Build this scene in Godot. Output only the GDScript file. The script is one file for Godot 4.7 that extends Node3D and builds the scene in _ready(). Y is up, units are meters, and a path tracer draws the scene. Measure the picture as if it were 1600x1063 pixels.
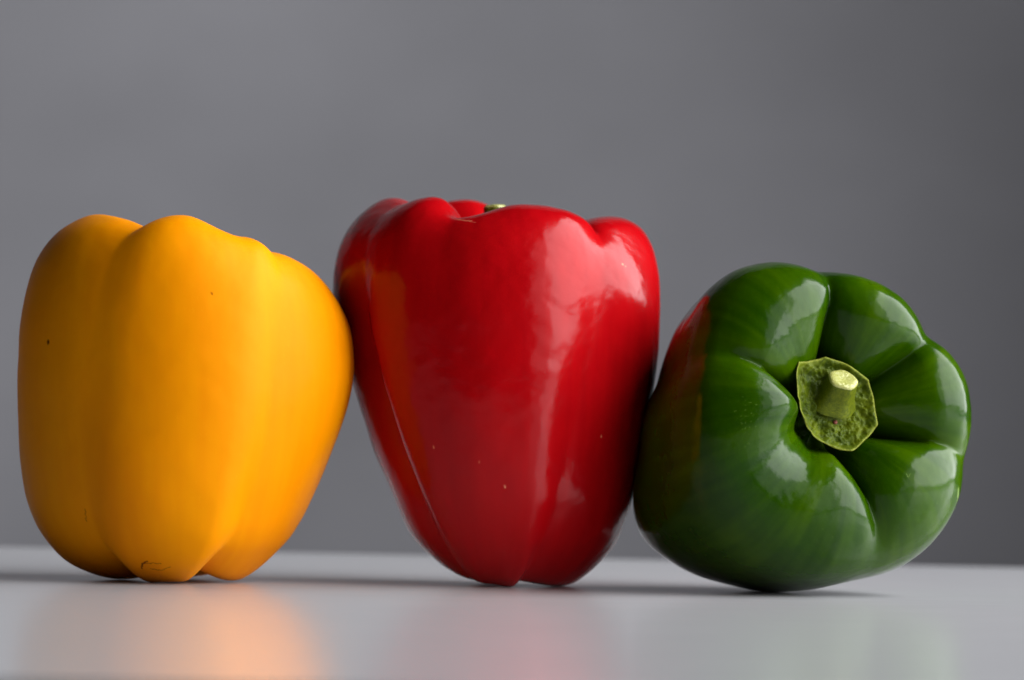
extends Node3D

# One pixel of the photograph at the peppers' distance, in metres (0.8 m away, long lens).
const PX := 0.8 / 5200.0
const ROLL := 1.18

var noise := FastNoiseLite.new()
var fine := FastNoiseLite.new()
var pores: NoiseTexture2D

# ---------------------------------------------------------------- helpers

func tag(o: Node, label: String, category: String, group := "") -> void:
	o.set_meta("label", label)
	o.set_meta("category", category)
	if group:
		o.set_meta("group", group)

func base(called: String, at: Vector3) -> Node3D:
	var o := Node3D.new()
	o.name = called
	o.position = at
	add_child(o, true)
	return o

func put(called: String, mesh: Mesh, m: Material, parent: Node) -> MeshInstance3D:
	var o := MeshInstance3D.new()
	o.name = called
	o.mesh = mesh
	o.material_override = m
	parent.add_child(o, true)
	return o

func spline(p: Array, t: float) -> float:
	var n := p.size() - 1
	var i := clampi(int(t), 0, n - 1)
	var f := t - i
	var b: float = p[i]
	var c: float = p[i + 1]
	var a: float = p[i - 1] if i > 0 else 2.0 * b - c
	var d: float = p[i + 2] if i + 2 <= n else 2.0 * c - b
	return b + 0.5 * f * (c - a + f * (2.0 * a - 5.0 * b + 4.0 * c - d + f * (3.0 * (b - c) + d - a)))

func key(p: Array, t: float, span: float) -> float:
	return spline(p, t / span * (p.size() - 1))

# A grid of points (rows x columns, the last column repeats the first) as one smooth mesh.
func grid_mesh(pts: PackedVector3Array, rows: int, cols: int, flip := false) -> ArrayMesh:
	var nor := PackedVector3Array()
	var uv := PackedVector2Array()
	nor.resize(rows * cols)
	uv.resize(rows * cols)
	var sgn := -1.0 if flip else 1.0
	for r in rows:
		var ra := maxi(r - 1, 0) * cols
		var rb := mini(r + 1, rows - 1) * cols
		for c in cols:
			var ca := c - 1 if c > 0 else cols - 2
			var cb := c + 1 if c < cols - 1 else 1
			var dv := pts[rb + c] - pts[ra + c]
			var du := pts[r * cols + cb] - pts[r * cols + ca]
			var n := dv.cross(du) * sgn
			nor[r * cols + c] = n.normalized() if n.length_squared() > 1e-22 else Vector3.ZERO
			uv[r * cols + c] = Vector2(float(c) / (cols - 1), float(r) / (rows - 1))
	for r in [0, rows - 1]:
		var nb: int = 1 if r == 0 else rows - 2
		var sum := Vector3.ZERO
		for c in cols - 1:
			sum += nor[nb * cols + c]
		for c in cols:
			if nor[r * cols + c] == Vector3.ZERO or (pts[r * cols] - pts[r * cols + cols / 2]).length() < 1e-6:
				nor[r * cols + c] = sum.normalized()
	var idx := PackedInt32Array()
	for r in rows - 1:
		for c in cols - 1:
			var a := r * cols + c
			var b := a + 1
			var d := a + cols
			var e := d + 1
			if flip:
				idx.append_array([a, d, b, b, d, e])
			else:
				idx.append_array([a, b, d, b, e, d])
	var arr := []
	arr.resize(Mesh.ARRAY_MAX)
	arr[Mesh.ARRAY_VERTEX] = pts
	arr[Mesh.ARRAY_NORMAL] = nor
	arr[Mesh.ARRAY_TEX_UV] = uv
	arr[Mesh.ARRAY_INDEX] = idx
	var am := ArrayMesh.new()
	am.add_surface_from_arrays(Mesh.PRIMITIVE_TRIANGLES, arr)
	return am

# The skin of a bell pepper. Each lobe has a profile from the stem pit over the shoulder and down to the blossom end;
# between lobes runs a groove with its own course, depth and softness.
func pepper_points(lobes: Array, grooves: Array, seam: float, wob: float, rows: int, cols: int) -> PackedVector3Array:
	var pts := PackedVector3Array()
	pts.resize(rows * cols)
	var n := lobes.size()
	var kmax: float = lobes[0][0].size() - 1
	for r in rows:
		var t := kmax * r / (rows - 1)
		var rho := []
		var hy := []
		var g := []
		var dep := []
		var sft := []
		for i in n:
			rho.append(maxf(spline(lobes[i][0], t), 0.0))
			hy.append(spline(lobes[i][1], t))
			g.append(key(grooves[i][0], t, kmax))
			dep.append(maxf(key(grooves[i][1], t, kmax), 0.0))
			sft.append(clampf(key(grooves[i][2], t, kmax), 0.0, 1.0))
		var tn := []
		for i in n:
			var t0 := maxf(t - 0.02, 0.0)
			var t1 := minf(t + 0.02, kmax)
			var d := Vector2(spline(lobes[i][0], t1) - spline(lobes[i][0], t0), spline(lobes[i][1], t1) - spline(lobes[i][1], t0)).normalized()
			tn.append(Vector2(-d.y, d.x))
		for c in cols:
			var a := seam + 360.0 * c / (cols - 1)
			# which lobe
			var li := n - 1
			var off := 0.0
			for i in n:
				var g0: float = g[i]
				var g1: float = g[(i + 1) % n] + (360.0 if i == n - 1 else 0.0)
				var w := g0 + fposmod(a - g0, 360.0)
				if w < g1:
					li = i
					off = w
					break
			var ga: float = g[li]
			var gb: float = g[(li + 1) % n] + (360.0 if li == n - 1 else 0.0)
			var half := 0.5 * (gb - ga)
			var left := off - ga < half
			var s := (off - ga if left else gb - off) / half
			var gi := li if left else (li + 1) % n
			# ridge values between this lobe and the one across the nearer groove
			var oi := (li - 1 + n) % n if left else (li + 1) % n
			var og0: float = g[oi]
			var og1: float = g[(oi + 1) % n]
			if og1 < og0:
				og1 += 360.0
			var ohalf := 0.5 * (og1 - og0)
			var f := (half * (1.0 - s)) / (half + ohalf)
			f = f * f * (3.0 - 2.0 * f)
			var R := lerpf(rho[li], rho[oi], f)
			var Y := lerpf(hy[li], hy[oi], f)
			var N: Vector2 = (tn[li] as Vector2).lerp(tn[oi], f).normalized()
			var w1: float = sft[gi]
			var e := 0.015 + 0.5 * w1
			var s2 := (sqrt(s * s + e * e) - e) / (sqrt(1.0 + e * e) - e)
			var q := 1.0 - s2
			var D: float = dep[gi] * (1.0 - pow(maxf(1.0 - q * q, 0.0), 0.5 + 0.5 * w1))
			R -= N.x * D
			Y -= N.y * D
			R = maxf(R, 0.0)
			var th := deg_to_rad(a)
			var p := Vector3(sin(th) * R, Y, cos(th) * R)
			var b := wob * (noise.get_noise_3dv(p) + 0.02 * fine.get_noise_3dv(p)) * smoothstep(0.0, 40.0, R)
			p += Vector3(sin(th) * N.x, N.y, cos(th) * N.x) * b
			pts[r * cols + c] = p * PX
	return pts

# Skin colour: broad mottling round the pepper, lengthwise streaks and faint speckles.
func skin_texture(c0: Color, c1: Color, c2: Color, marks: Array, sd: int) -> ImageTexture:
	var w := 1024
	var h := 640
	var im := Image.create(w, h, false, Image.FORMAT_RGB8)
	var nz := FastNoiseLite.new()
	nz.seed = sd
	nz.frequency = 1.0
	for y in h:
		for x in w:
			var a := TAU * x / w
			var v := 1.0 * y / h
			var m := 0.5 + 0.9 * nz.get_noise_3d(1.3 * sin(a), 2.6 * v, 1.3 * cos(a))
			var st := nz.get_noise_3d(9.0 * sin(a) + 30.0, 3.0 * v, 9.0 * cos(a))
			var sp := nz.get_noise_3d(60.0 * sin(a) - 20.0, 90.0 * v, 60.0 * cos(a))
			var col := c0.lerp(c1, clampf(m + 0.35 * st, 0.0, 1.0))
			col = col.lerp(c2, clampf((sp - 0.45) * 1.2, 0.0, 0.25))
			im.set_pixel(x, y, col)
	for k in marks:   # each a short stroke: u, v from, u, v to, radius, colour, strength
		var steps := 60
		for i in steps + 1:
			var f := 1.0 * i / steps
			var px: float = lerpf(k[0], k[2], f) * w + 2.0 * nz.get_noise_2d(f * 3.0, k[0] * 90.0)
			var py: float = lerpf(k[1], k[3], f) * h + 2.0 * nz.get_noise_2d(f * 3.0, k[1] * 90.0 + 9.0)
			var rad: float = k[4]
			for yy in range(int(py - rad - 1), int(py + rad + 2)):
				for xx in range(int(px - rad - 1), int(px + rad + 2)):
					var d := Vector2(xx - px, yy - py).length()
					var s: float = clampf(rad + 0.5 - d, 0.0, 1.0) * k[6] * (0.16 if steps > 1 and (k[0] != k[2] or k[1] != k[3]) else 0.1)
					if s > 0.0 and yy >= 0 and yy < h:
						var q := posmod(xx, w)
						im.set_pixel(q, yy, im.get_pixel(q, yy).lerp(k[5], s))
	return ImageTexture.create_from_image(im)

func skin_material(tex: Texture2D, rough: float, spec: float, sss: float) -> StandardMaterial3D:
	var m := StandardMaterial3D.new()
	m.albedo_texture = tex
	m.roughness = rough
	m.metallic_specular = spec
	m.normal_enabled = rough < 0.3
	m.normal_texture = pores
	m.normal_scale = 0.05
	if sss > 0.0:
		m.subsurf_scatter_enabled = true
		m.subsurf_scatter_strength = sss
	return m

func lin(r: float, g: float, b: float) -> Color:
	return Color(r, g, b).linear_to_srgb()

# Sets a thing down so that its lowest point just rests on the table top.
func rest(o: Node3D, pts: PackedVector3Array) -> void:
	var low := 1e9
	for p in pts:
		low = minf(low, (o.transform * p).y)
	o.position.y -= low

# World place at the peppers' depth of a point measured on the photograph.
func place(px: float, z: float) -> Vector3:
	return Vector3((px - 800.0) * PX * (0.8 - z) / 0.8, 0.0, z)

# ---------------------------------------------------------------- the scene

func _ready() -> void:
	var cam := Camera3D.new()
	cam.name = "camera"
	add_child(cam)
	cam.position = Vector3(0, 0.0303, 0.8)
	cam.basis = Basis(Vector3.RIGHT, deg_to_rad(2.08)) * Basis(Vector3.BACK, deg_to_rad(ROLL))
	cam.near = 0.02
	cam.far = 20.0
	var at := CameraAttributesPhysical.new()
	at.frustum_focal_length = 117.5
	at.exposure_aperture = 14.0
	at.frustum_focus_distance = 0.765
	cam.attributes = at
	cam.fov = 11.66
	cam.current = true

	var we := WorldEnvironment.new()
	we.name = "world_environment"
	var env := Environment.new()
	env.background_mode = Environment.BG_COLOR
	env.background_color = Color(0.03, 0.03, 0.032)
	env.tonemap_mode = Environment.TONE_MAPPER_LINEAR
	env.tonemap_exposure = 1.14
	env.sdfgi_enabled = true
	env.ssao_enabled = true
	env.ssil_enabled = true
	we.environment = env
	add_child(we)

	# the daylight of a big window to the right, and its dimmer half towards the camera
	window_light("window_light", Vector3(0.8, 0.68, 0.12), Vector2(1.2, 1.3), 3.9)
	window_light("window_side_light", Vector3(0.8, 0.68, 1.08), Vector2(0.72, 1.3), 0.55)

	noise.seed = 5
	noise.frequency = 1.0 / 150.0
	fine.seed = 9
	fine.frequency = 1.0 / 34.0

	pores = NoiseTexture2D.new()
	pores.width = 1024
	pores.height = 1024
	pores.seamless = true
	pores.as_normal_map = true
	pores.bump_strength = 4.0
	var pn := FastNoiseLite.new()
	pn.seed = 77
	pn.frequency = 0.05
	pores.noise = pn

	build_table()
	build_wall()
	build_yellow()
	build_red()
	build_green()

func window_light(called: String, at: Vector3, size: Vector2, energy: float) -> void:
	var sun := AreaLight3D.new()
	sun.name = called
	sun.area_size = size
	sun.light_energy = energy
	sun.light_color = Color(0.985, 0.99, 1.0)
	sun.shadow_enabled = true
	add_child(sun)
	sun.look_at_from_position(at, at + Vector3.LEFT)

func cloudy(sd: int, freq: float, low: float, high: float) -> NoiseTexture2D:
	var t := NoiseTexture2D.new()
	t.width = 512
	t.height = 512
	t.seamless = true
	var n := FastNoiseLite.new()
	n.seed = sd
	n.frequency = freq
	t.noise = n
	var ramp := Gradient.new()
	ramp.set_color(0, Color(low, low, low))
	ramp.set_color(1, Color(high, high, high))
	t.color_ramp = ramp
	return t

func build_table() -> void:
	var m := StandardMaterial3D.new()
	m.albedo_color = lin(0.52, 0.52, 0.535)
	m.roughness = 0.2
	m.roughness_texture = cloudy(302, 0.02, 0.9, 1.0)
	m.uv1_scale = Vector3(18, 12, 1)
	m.metallic_specular = 0.7
	var b := BoxMesh.new()
	b.size = Vector3(2.4, 0.03, 0.61)
	var o := put("table", b, m, self)
	o.position = Vector3(0, -0.015, -0.25 + 0.305)
	o.set_meta("kind", "structure")

func build_wall() -> void:
	var m := StandardMaterial3D.new()
	m.albedo_color = lin(0.83, 0.82, 0.875)
	m.albedo_texture = cloudy(301, 0.006, 0.86, 1.0)
	m.uv1_scale = Vector3(3, 2, 1) * 2.0
	m.roughness = 0.95
	m.metallic_specular = 0.2
	var b := BoxMesh.new()
	b.size = Vector3(5.0, 3.2, 0.05)
	var o := put("wall", b, m, self)
	o.position = Vector3(0, 0.6, -2.25)
	o.set_meta("kind", "structure")

# The leafy collar round a stem: a thin saucer with a pointed outline (degrees, radius), veined and dimpled on top.
func calyx_mesh(outline: Array, size: float, cup: float, bump: float) -> ArrayMesh:
	var cols := 217
	var rows := 58
	var topr := 46
	var pts := PackedVector3Array()
	pts.resize(rows * cols)
	for r in rows:
		var top := r <= topr
		var q := 1.0 * r / topr if top else 1.0 - 0.55 * (r - topr) / (rows - 1.0 - topr)
		for c in cols:
			var a := 360.0 * c / (cols - 1)
			var rad := 0.0
			var tip := 0.0
			for i in outline.size():
				var a0: float = outline[i][0]
				var a1: float = outline[(i + 1) % outline.size()][0] + (360.0 if i == outline.size() - 1 else 0.0)
				var w := a0 + fposmod(a - a0, 360.0)
				if w <= a1:
					var f := (w - a0) / (a1 - a0)
					var chord := lerpf(outline[i][1], outline[(i + 1) % outline.size()][1], f)
					rad = chord * (1.0 - 0.06 * sin(PI * f) + 0.006 * sin(f * 11.0 + i))
					tip = pow(absf(2.0 * f - 1.0), 5.0)
					break
			rad *= size
			var th := deg_to_rad(a)
			var x := sin(th) * rad * q
			var z := cos(th) * rad * q
			var y := cup * size * q * q + 17.0 * size * exp(-(Vector2(x - 5.0, z + 14.0) / (25.0 * size)).length_squared()) * (1.0 if top else 0.0)
			var wave := 3.0 * size * sin(th * 3.0 + 0.7) * q * q + 4.0 * size * tip * q * q * q
			if top:
				var m := smoothstep(0.25, 0.5, q) * smoothstep(1.0, 0.88, q)
				y += bump * m * (1.3 * fine.get_noise_3d(x * 1.5, 40.0, z * 1.5) + 0.2 * fine.get_noise_3d(x * 4.0, 90.0, z * 4.0))
				y += 3.2 * size * smoothstep(0.84, 0.95, q) * smoothstep(1.04, 0.97, q)
			else:
				y = cup * size * q * q - 16.0 * size * smoothstep(1.0, 0.6, q)
			pts[r * cols + c] = Vector3(x, y + wave, z) * PX
	return grid_mesh(pts, rows, cols)

func calyx_texture(sd: int) -> ImageTexture:
	var w := 512
	var im := Image.create(w, 256, false, Image.FORMAT_RGB8)
	var nz := FastNoiseLite.new()
	nz.seed = sd
	nz.frequency = 1.0
	for y in 256:
		var v := y / 256.0 * 57.0 / 46.0
		for x in w:
			var a := TAU * x / w
			var px := sin(a) * v
			var pz := cos(a) * v
			var m := 0.5 + 0.9 * nz.get_noise_3d(2.2 * px, 2.2 * pz, 3.0)
			var sp := nz.get_noise_3d(22.0 * px, 22.0 * pz, 9.0)
			var col := lin(0.03, 0.052, 0.001).lerp(lin(0.11, 0.14, 0.002), clampf(m, 0.0, 1.0))
			col = col.lerp(lin(0.13, 0.16, 0.008), clampf(sp * 1.2, 0.0, 0.5))
			var edge := smoothstep(0.93, 0.99, v + 0.03 * sp) * smoothstep(1.10, 1.0, v)
			col = col.lerp(lin(0.30, 0.32, 0.05), 0.8 * edge)
			im.set_pixel(x, y, col)
	return ImageTexture.create_from_image(im)

# A stem stump along a bent path, flaring where it leaves the collar; it ends in a rounded cut.
func stem_points(path: Array, radii: Array, squash: float) -> PackedVector3Array:
	var cols := 97
	var rows := 81
	var pts := PackedVector3Array()
	pts.resize(rows * cols)
	for r in rows:
		var t := 1.0 * r / (rows - 1)
		var k := minf(t / 0.85, 1.0) * (path.size() - 1)
		var cen := Vector3(spline([path[0].x, path[1].x, path[2].x], k), spline([path[0].y, path[1].y, path[2].y], k), spline([path[0].z, path[1].z, path[2].z], k))
		var dir: Vector3 = (path[1] - path[0]).lerp(path[2] - path[1], k / (path.size() - 1)).normalized()
		var sx := dir.cross(Vector3(0, 0, 1)).normalized()
		var sz := sx.cross(dir).normalized()
		var rr := spline(radii, k)
		if t > 0.85:
			var f := (t - 0.85) / 0.15
			rr *= cos(f * PI * 0.5)
			cen += dir * (5.0 * sin(minf(f * 2.0, 1.0) * PI * 0.5) - 1.5 * smoothstep(0.5, 1.0, f))
		for c in cols:
			var a := TAU * c / (cols - 1)
			var q := rr * (1.0 + 0.035 * sin(5.0 * a + 1.0) + 0.02 * sin(3.0 * a))
			var p := cen + sx * cos(a) * q + sz * sin(a) * q * squash
			p += dir * 0.8 * fine.get_noise_3dv(p * 4.0)
			pts[r * cols + c] = p * PX
	return pts

func stem_texture(c0: Color, c1: Color, c2: Color, sd: int) -> ImageTexture:
	var w := 256
	var im := Image.create(w, w, false, Image.FORMAT_RGB8)
	var nz := FastNoiseLite.new()
	nz.seed = sd
	nz.frequency = 1.0
	for y in w:
		for x in w:
			var a := TAU * x / w
			var v := 1.0 * y / w
			var m := 0.5 + 0.9 * nz.get_noise_3d(4.0 * sin(a), 8.0 * v, 4.0 * cos(a))
			var sp := nz.get_noise_3d(26.0 * sin(a), 34.0 * v, 26.0 * cos(a))
			im.set_pixel(x, y, c0.lerp(c1, clampf(m, 0, 1)).lerp(c2, clampf(sp * 1.6 - 0.1, 0.0, 0.6)))
	return ImageTexture.create_from_image(im)

func stalk(parent: Node3D, at: Vector3, outline: Array, size: float, cup: float, path: Array, radii: Array, sd: int) -> Node3D:
	var cm := skin_material(calyx_texture(sd), 0.5, 0.25, 0.0)
	var m := skin_material(stem_texture(lin(0.05, 0.072, 0.002), lin(0.11, 0.135, 0.003), lin(0.22, 0.22, 0.013), sd), 0.45, 0.3, 0.0)
	var cal := put("calyx", calyx_mesh(outline, size, cup, 7.0 * size), cm, parent)
	cal.position = at * PX
	var pts := stem_points(path, radii, 0.9)
	var st := put("stem", grid_mesh(pts.slice(0, 97 * 69), 69, 97, true), m, parent)
	st.position = at * PX
	var m2 := skin_material(stem_texture(lin(0.26, 0.28, 0.04), lin(0.48, 0.48, 0.16), lin(0.70, 0.66, 0.42), sd + 1), 0.3, 0.5, 0.0)
	put("cut_face", grid_mesh(pts.slice(97 * 68), 13, 97, true), m2, st)
	return cal

const YELLOW := [
	# front, right, back, left
	[[0, 28, 50, 75, 110, 150, 192, 218, 235, 244, 247, 246, 242, 231, 206, 164, 106, 50, 0],
	 [410, 410, 428, 505, 546, 558, 548, 520, 472, 402, 330, 255, 180, 115, 62, 24, 0, 8, 30]],
	[[0, 28, 50, 75, 110, 150, 194, 220, 236, 244, 247, 246, 240, 230, 212, 178, 115, 50, 0],
	 [410, 410, 428, 484, 516, 527, 518, 489, 448, 388, 324, 255, 184, 120, 64, 26, 1, 8, 30]],
	[[0, 28, 50, 75, 108, 150, 196, 232, 254, 261, 258, 246, 227, 204, 178, 148, 90, 45, 0],
	 [410, 410, 425, 460, 488, 500, 480, 440, 395, 345, 300, 250, 200, 145, 92, 50, 2, 8, 30]],
	[[0, 28, 50, 75, 105, 140, 180, 210, 232, 245, 248, 245, 236, 222, 198, 165, 112, 50, 0],
	 [410, 410, 425, 480, 520, 538, 525, 490, 445, 385, 320, 250, 180, 115, 62, 24, 2, 8, 30]],
	[[0, 28, 50, 80, 112, 145, 185, 219, 242, 257, 262, 261, 256, 243, 216, 176, 112, 50, 0],
	 [410, 410, 428, 505, 550, 566, 551, 520, 475, 405, 330, 255, 180, 115, 62, 24, 2, 8, 30]],
]

func build_yellow() -> void:
	var g := [
		[[-16, -15, -15, -20, -28, -33, -35, -37, -41, -50], [15, 28, 26, 18, 9, 6, 8, 16, 24, 12], [0.3, 0.1, 0.1, 0.35, 0.9, 1.0, 0.9, 0.6, 0.3, 0.3]],
		[[22, 22, 22, 20, 12, 6, 2, -2, -10, -16], [0, 0, 0, 0, 0, 0, 0, 0, 0, 0], [1, 1, 1, 1, 1, 1, 1, 1, 1, 1]],
		[[54, 54, 53, 50, 45, 41, 36, 28, 16, 6], [15, 24, 20, 14, 9, 8, 12, 20, 22, 12], [0.3, 0.1, 0.1, 0.4, 1.0, 1.0, 1.0, 0.6, 0.3, 0.3]],
		[[135, 135, 135, 135, 135, 135, 135, 135, 135, 135], [15, 34, 34, 26, 22, 20, 20, 22, 30, 14], [0.3, 0.1, 0.1, 0.4, 0.8, 1.0, 0.9, 0.6, 0.3, 0.3]],
		[[232, 232, 232, 232, 232, 232, 232, 232, 232, 232], [15, 34, 34, 26, 22, 20, 20, 22, 30, 14], [0.3, 0.1, 0.1, 0.4, 0.8, 1.0, 0.9, 0.6, 0.3, 0.3]],
	]
	var pts := pepper_points(YELLOW, g, 180.0, 1.5, 230, 361)
	var o := base("yellow_bell_pepper", place(300, 0.0))
	o.rotation.z = deg_to_rad(ROLL)
	rest(o, pts)
	tag(o, "matte orange-yellow bell pepper standing upright, left of the red one", "bell pepper", "bell peppers in a row")
	var b := lin(0.10, 0.02, 0.0)
	var tex := skin_texture(lin(0.80, 0.245, 0.0), lin(0.85, 0.295, 0.0), lin(0.9, 0.4, 0.02), [
		[0.358, 0.528, 0.3585, 0.530, 0.7, b, 1.6], [0.539, 0.463, 0.539, 0.463, 0.4, b, 0.4],
		[0.451, 0.826, 0.462, 0.815, 0.7, b, 2.2], [0.456, 0.820, 0.481, 0.823, 0.5, b, 1.8], [0.447, 0.836, 0.453, 0.822, 0.6, b, 2.2],
		[0.462, 0.836, 0.478, 0.842, 0.5, b, 1.5], [0.478, 0.842, 0.494, 0.834, 0.4, b, 1.3],
		[0.394, 0.727, 0.389, 0.749, 0.5, b, 0.9], [0.736, 0.786, 0.739, 0.790, 0.6, b, 1.0], [0.745, 0.780, 0.745, 0.782, 0.6, b, 1.0]], 11)
	put("skin", grid_mesh(pts, 230, 361), skin_material(tex, 0.45, 0.16, 0.04), o)
	stalk(o, Vector3(0, 424, 0), [[10, 52], [80, 48], [150, 55], [220, 50], [290, 54]], 0.9, 10.0, [Vector3(0, -2, 0), Vector3(3, 28, 0), Vector3(8, 66, 4)], [30, 17, 17], 41)

const RED := [
	# front-left, front-right, right, back, left-back
	[[0, 28, 50, 80, 115, 155, 200, 230, 246, 252, 251, 246, 238, 226, 208, 172, 105, 50, 0],
	 [480, 480, 500, 560, 598, 610, 594, 560, 515, 465, 400, 330, 260, 190, 125, 62, 8, 14, 40]],
	[[0, 28, 50, 75, 110, 155, 202, 231, 246, 251, 251, 249, 245, 237, 220, 182, 110, 50, 0],
	 [480, 480, 498, 540, 582, 595, 582, 550, 505, 452, 390, 322, 255, 188, 122, 60, 2, 12, 40]],
	[[0, 28, 50, 80, 130, 182, 222, 246, 258, 261, 258, 248, 234, 221, 205, 178, 112, 50, 0],
	 [480, 480, 498, 545, 578, 588, 576, 546, 500, 445, 375, 305, 235, 170, 108, 52, 0, 12, 40]],
	[[0, 28, 50, 78, 112, 152, 195, 225, 240, 244, 240, 230, 215, 196, 172, 142, 95, 50, 0],
	 [480, 480, 505, 570, 612, 626, 610, 575, 520, 460, 400, 335, 265, 200, 140, 82, 10, 12, 40]],
	[[0, 28, 50, 85, 130, 172, 215, 244, 259, 263, 258, 238, 215, 194, 168, 138, 88, 42, 0],
	 [480, 480, 500, 560, 604, 617, 594, 556, 512, 462, 405, 338, 270, 208, 148, 80, 32, 14, 40]],
]

func build_red() -> void:
	var g := [
		[[-62, -62, -62, -62, -61, -59, -51, -39, -26, -20], [15, 26, 15, 10, 12, 24, 34, 22, 5, 1], [0.3, 0.4, 0.6, 0.8, 0.7, 0.3, 0.1, 0.25, 0.8, 0.9]],
		[[-18, -18, -19, -20, -20, -16, -10, 0, 5, 8], [15, 58, 60, 22, 6, 2, 0, 0, 0, 2], [0.3, 0.3, 0.4, 0.8, 1.0, 1.0, 1.0, 1.0, 1.0, 1.0]],
		[[62, 60, 57, 52, 46, 38, 31, 26, 20, 15], [15, 38, 38, 31, 15, 12, 14, 14, 10, 7], [0.3, 0.1, 0.04, 0.06, 0.9, 1.0, 0.9, 0.8, 0.5, 0.4]],
		[[168, 168, 168, 165, 160, 155, 150, 150, 150, 150], [15, 45, 45, 30, 22, 20, 20, 22, 22, 12], [0.3, 0.1, 0.1, 0.4, 0.9, 1.0, 0.9, 0.7, 0.5, 0.4]],
		[[234, 234, 234, 232, 230, 228, 225, 225, 225, 225], [15, 45, 45, 32, 24, 22, 22, 24, 22, 12], [0.3, 0.1, 0.1, 0.4, 0.9, 1.0, 0.9, 0.7, 0.5, 0.4]],
	]
	var pts := pepper_points(RED, g, 180.0, 2.6, 230, 361)
	var o := base("red_bell_pepper", place(785, -0.016))
	o.rotation.z = deg_to_rad(ROLL)
	rest(o, pts)
	tag(o, "glossy red bell pepper, tallest of the row, standing between yellow and green", "bell pepper", "bell peppers in a row")
	var b := lin(0.75, 0.36, 0.18)
	var tex := skin_texture(lin(0.30, 0.001, 0.003), lin(0.40, 0.002, 0.004), lin(0.5, 0.012, 0.012), [
		[0.508, 0.747, 0.508, 0.748, 0.5, b, 1.0], [0.481, 0.716, 0.481, 0.716, 0.5, b, 0.6], [0.431, 0.699, 0.431, 0.699, 0.6, b, 1.0],
		[0.625, 0.677, 0.625, 0.678, 0.5, b, 0.7], [0.653, 0.441, 0.653, 0.441, 0.8, b, 1.4], [0.657, 0.444, 0.657, 0.444, 0.5, b, 1.0],
		[0.446, 0.348, 0.474, 0.366, 0.9, b, 1.2], [0.452, 0.352, 0.470, 0.360, 1.2, b, 0.8]], 21)
	put("skin", grid_mesh(pts, 230, 361), skin_material(tex, 0.19, 0.28, 0.02), o)
	stalk(o, Vector3(0, 496, 0), [[10, 52], [80, 48], [150, 55], [220, 50], [290, 54]], 0.95, 10.0, [Vector3(0, -2, 0), Vector3(-2, 40, 0), Vector3(-4, 104, -4)], [30, 18, 18], 51)

const GREEN := [
	# left, lower left, bottom, lower right, right, upper right, upper left
	[[0, 28, 50, 72, 95, 130, 180, 222, 238, 243, 240, 234, 224, 208, 184, 152, 110, 55, 0],
	 [80, 82, 100, 140, 170, 186, 178, 148, 105, 60, 10, -45, -100, -150, -195, -225, -245, -240, -225]],
	[[0, 28, 52, 80, 112, 150, 196, 232, 254, 264, 269, 273, 273, 263, 238, 192, 126, 55, 0],
	 [80, 82, 94, 122, 146, 160, 156, 136, 100, 60, 10, -45, -100, -150, -195, -225, -245, -240, -225]],
	[[0, 28, 50, 70, 95, 130, 180, 222, 246, 256, 258, 256, 250, 238, 214, 176, 118, 55, 0],
	 [80, 82, 96, 130, 158, 172, 166, 138, 100, 58, 10, -45, -100, -150, -195, -225, -245, -240, -225]],
	[[0, 28, 50, 80, 112, 150, 200, 240, 259, 267, 268, 264, 252, 232, 202, 160, 110, 50, 0],
	 [80, 82, 94, 130, 160, 172, 160, 128, 90, 50, 8, -45, -100, -150, -195, -225, -245, -240, -225]],
	[[0, 28, 50, 80, 120, 160, 202, 232, 246, 251, 250, 246, 236, 220, 195, 158, 110, 50, 0],
	 [80, 82, 90, 122, 154, 172, 164, 132, 92, 50, 8, -45, -100, -150, -195, -225, -245, -240, -225]],
	[[0, 28, 50, 80, 118, 155, 190, 216, 230, 237, 238, 236, 228, 214, 190, 155, 110, 50, 0],
	 [80, 82, 90, 124, 156, 174, 168, 138, 96, 52, 8, -45, -100, -150, -195, -225, -245, -240, -225]],
	[[0, 28, 50, 80, 118, 158, 202, 237, 256, 262, 257, 247, 231, 209, 180, 148, 105, 50, 0],
	 [80, 82, 92, 120, 148, 164, 158, 132, 94, 54, 8, -45, -100, -150, -195, -225, -245, -240, -225]],
]

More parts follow.
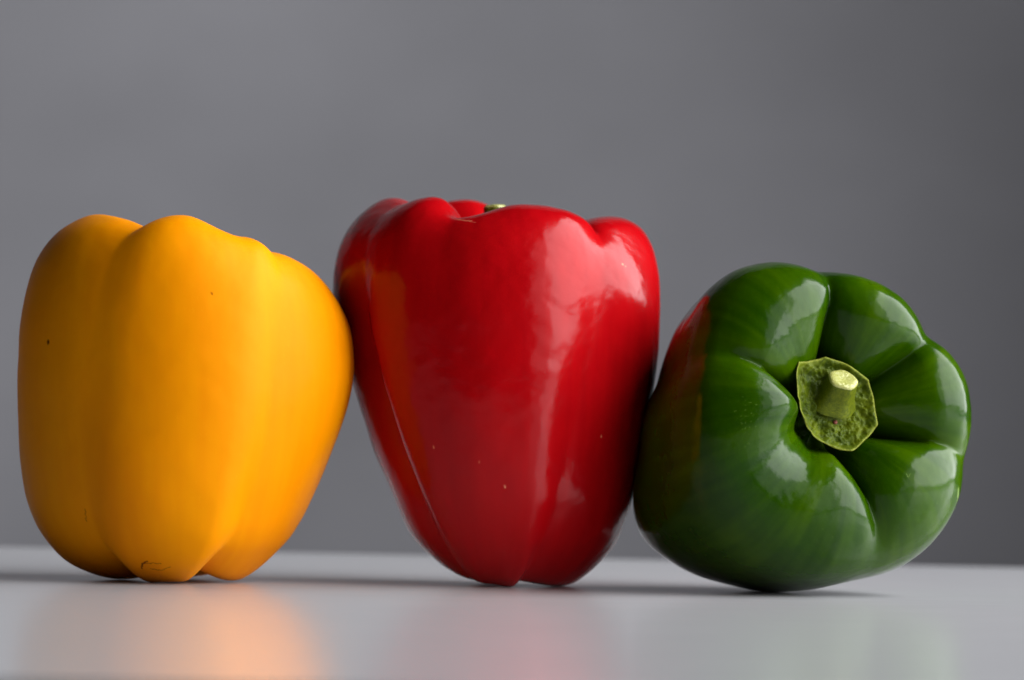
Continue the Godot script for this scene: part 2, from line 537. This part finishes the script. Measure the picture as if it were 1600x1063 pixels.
func build_green() -> void:
	var g := [
		[[-117, -117, -117, -116, -114, -114, -114, -114, -114, -114], [10, 48, 42, 30, 16, 12, 14, 20, 20, 8], [0.4, 0.1, 0.08, 0.15, 0.6, 0.9, 0.9, 0.6, 0.5, 0.5]],
		[[-70, -70, -70, -70, -70, -70, -70, -70, -70, -70], [4, 6, 2, 0, 0, 0, 0, 4, 8, 8], [1, 1, 1, 1, 1, 1, 1, 1, 1, 1]],
		[[-36, -36, -36, -36, -36, -36, -36, -36, -36, -36], [4, 6, 2, 0, 0, 0, 0, 4, 8, 8], [1, 1, 1, 1, 1, 1, 1, 1, 1, 1]],
		[[8, 10, 13, 15, 15, 14, 12, 12, 12, 12], [10, 44, 42, 28, 12, 8, 10, 18, 20, 8], [0.4, 0.1, 0.06, 0.2, 0.7, 0.9, 0.9, 0.6, 0.5, 0.5]],
		[[70, 71, 72, 73, 72, 72, 72, 72, 72, 72], [10, 50, 46, 24, 8, 7, 10, 18, 20, 8], [0.4, 0.1, 0.1, 0.2, 0.5, 0.9, 0.9, 0.6, 0.5, 0.5]],
		[[124, 124, 124, 125, 126, 126, 126, 126, 126, 126], [10, 36, 38, 28, 16, 11, 12, 18, 20, 8], [0.4, 0.3, 0.3, 0.35, 0.5, 0.9, 0.9, 0.6, 0.5, 0.5]],
		[[183, 183, 182, 180, 178, 177, 177, 177, 177, 177], [10, 48, 44, 30, 16, 12, 12, 18, 20, 8], [0.4, 0.06, 0.04, 0.06, 0.3, 0.8, 0.9, 0.6, 0.5, 0.5]],
	]
	var pts := pepper_points(GREEN, g, 40.0, 2.4, 230, 361)
	var o := base("green_bell_pepper", place(1252, 0.0))
	var az := deg_to_rad(21.0)
	var el := deg_to_rad(9.0)
	var ax := Vector3(sin(az) * cos(el), sin(el), cos(az) * cos(el))
	var up := (Vector3.UP - ax * ax.y).normalized()
	o.basis = Basis(Vector3.BACK, deg_to_rad(ROLL)) * Basis(ax.cross(up) * -1.0, ax, -up)
	rest(o, pts)
	tag(o, "dark green bell pepper lying on its side with its stem towards the viewer", "bell pepper", "bell peppers in a row")
	var pale := lin(0.22, 0.30, 0.10)
	var marks := [[0.003, 0.258, 0.000, 0.266, 0.4, pale, 1.0], [0.003, 0.266, 0.008, 0.264, 0.3, pale, 0.8], [0.052, 0.380, 0.043, 0.404, 2.6, pale, 0.7]]
	var rng := RandomNumberGenerator.new()
	rng.seed = 4
	for k in 46:   # a scuffed patch beside the stem pit
		var u := rng.randfn(0.655, 0.017)
		var v := rng.randfn(0.322, 0.013)
		marks.append([u, v, u + rng.randf_range(-0.002, 0.002), v + rng.randf_range(-0.003, 0.003), rng.randf_range(0.1, 0.3), pale, rng.randf_range(0.1, 0.5)])
	for k in 90:
		var u := rng.randf()
		var v := rng.randf_range(0.2, 0.75)
		marks.append([u, v, u, v, rng.randf_range(0.1, 0.4), pale, rng.randf_range(0.1, 0.4)])
	var tex := skin_texture(lin(0.010, 0.038, 0.0), lin(0.038, 0.086, 0.0), lin(0.055, 0.12, 0.008), marks, 31)
	put("skin", grid_mesh(pts, 230, 361), skin_material(tex, 0.16, 0.28, 0.02), o)
	var rim := [[15, 70], [67, 72], [125, 66], [189, 74], [221, 86], [262, 62], [312, 58]]
	var cal := stalk(o, Vector3(-2, 114, -8), rim, 1.05, 14.0, [Vector3(5, -4, -8), Vector3(6, 12, -20), Vector3(7, 34, -37)], [38, 29, 24], 61)
	var dot := SphereMesh.new()
	dot.radius = 3.4 * PX
	dot.height = 6.0 * PX
	var brown := StandardMaterial3D.new()
	brown.albedo_color = lin(0.22, 0.05, 0.03)
	brown.roughness = 0.6
	var sp := put("blemish", dot, brown, cal)
	sp.position = Vector3(3, 6.0, 23) * PX
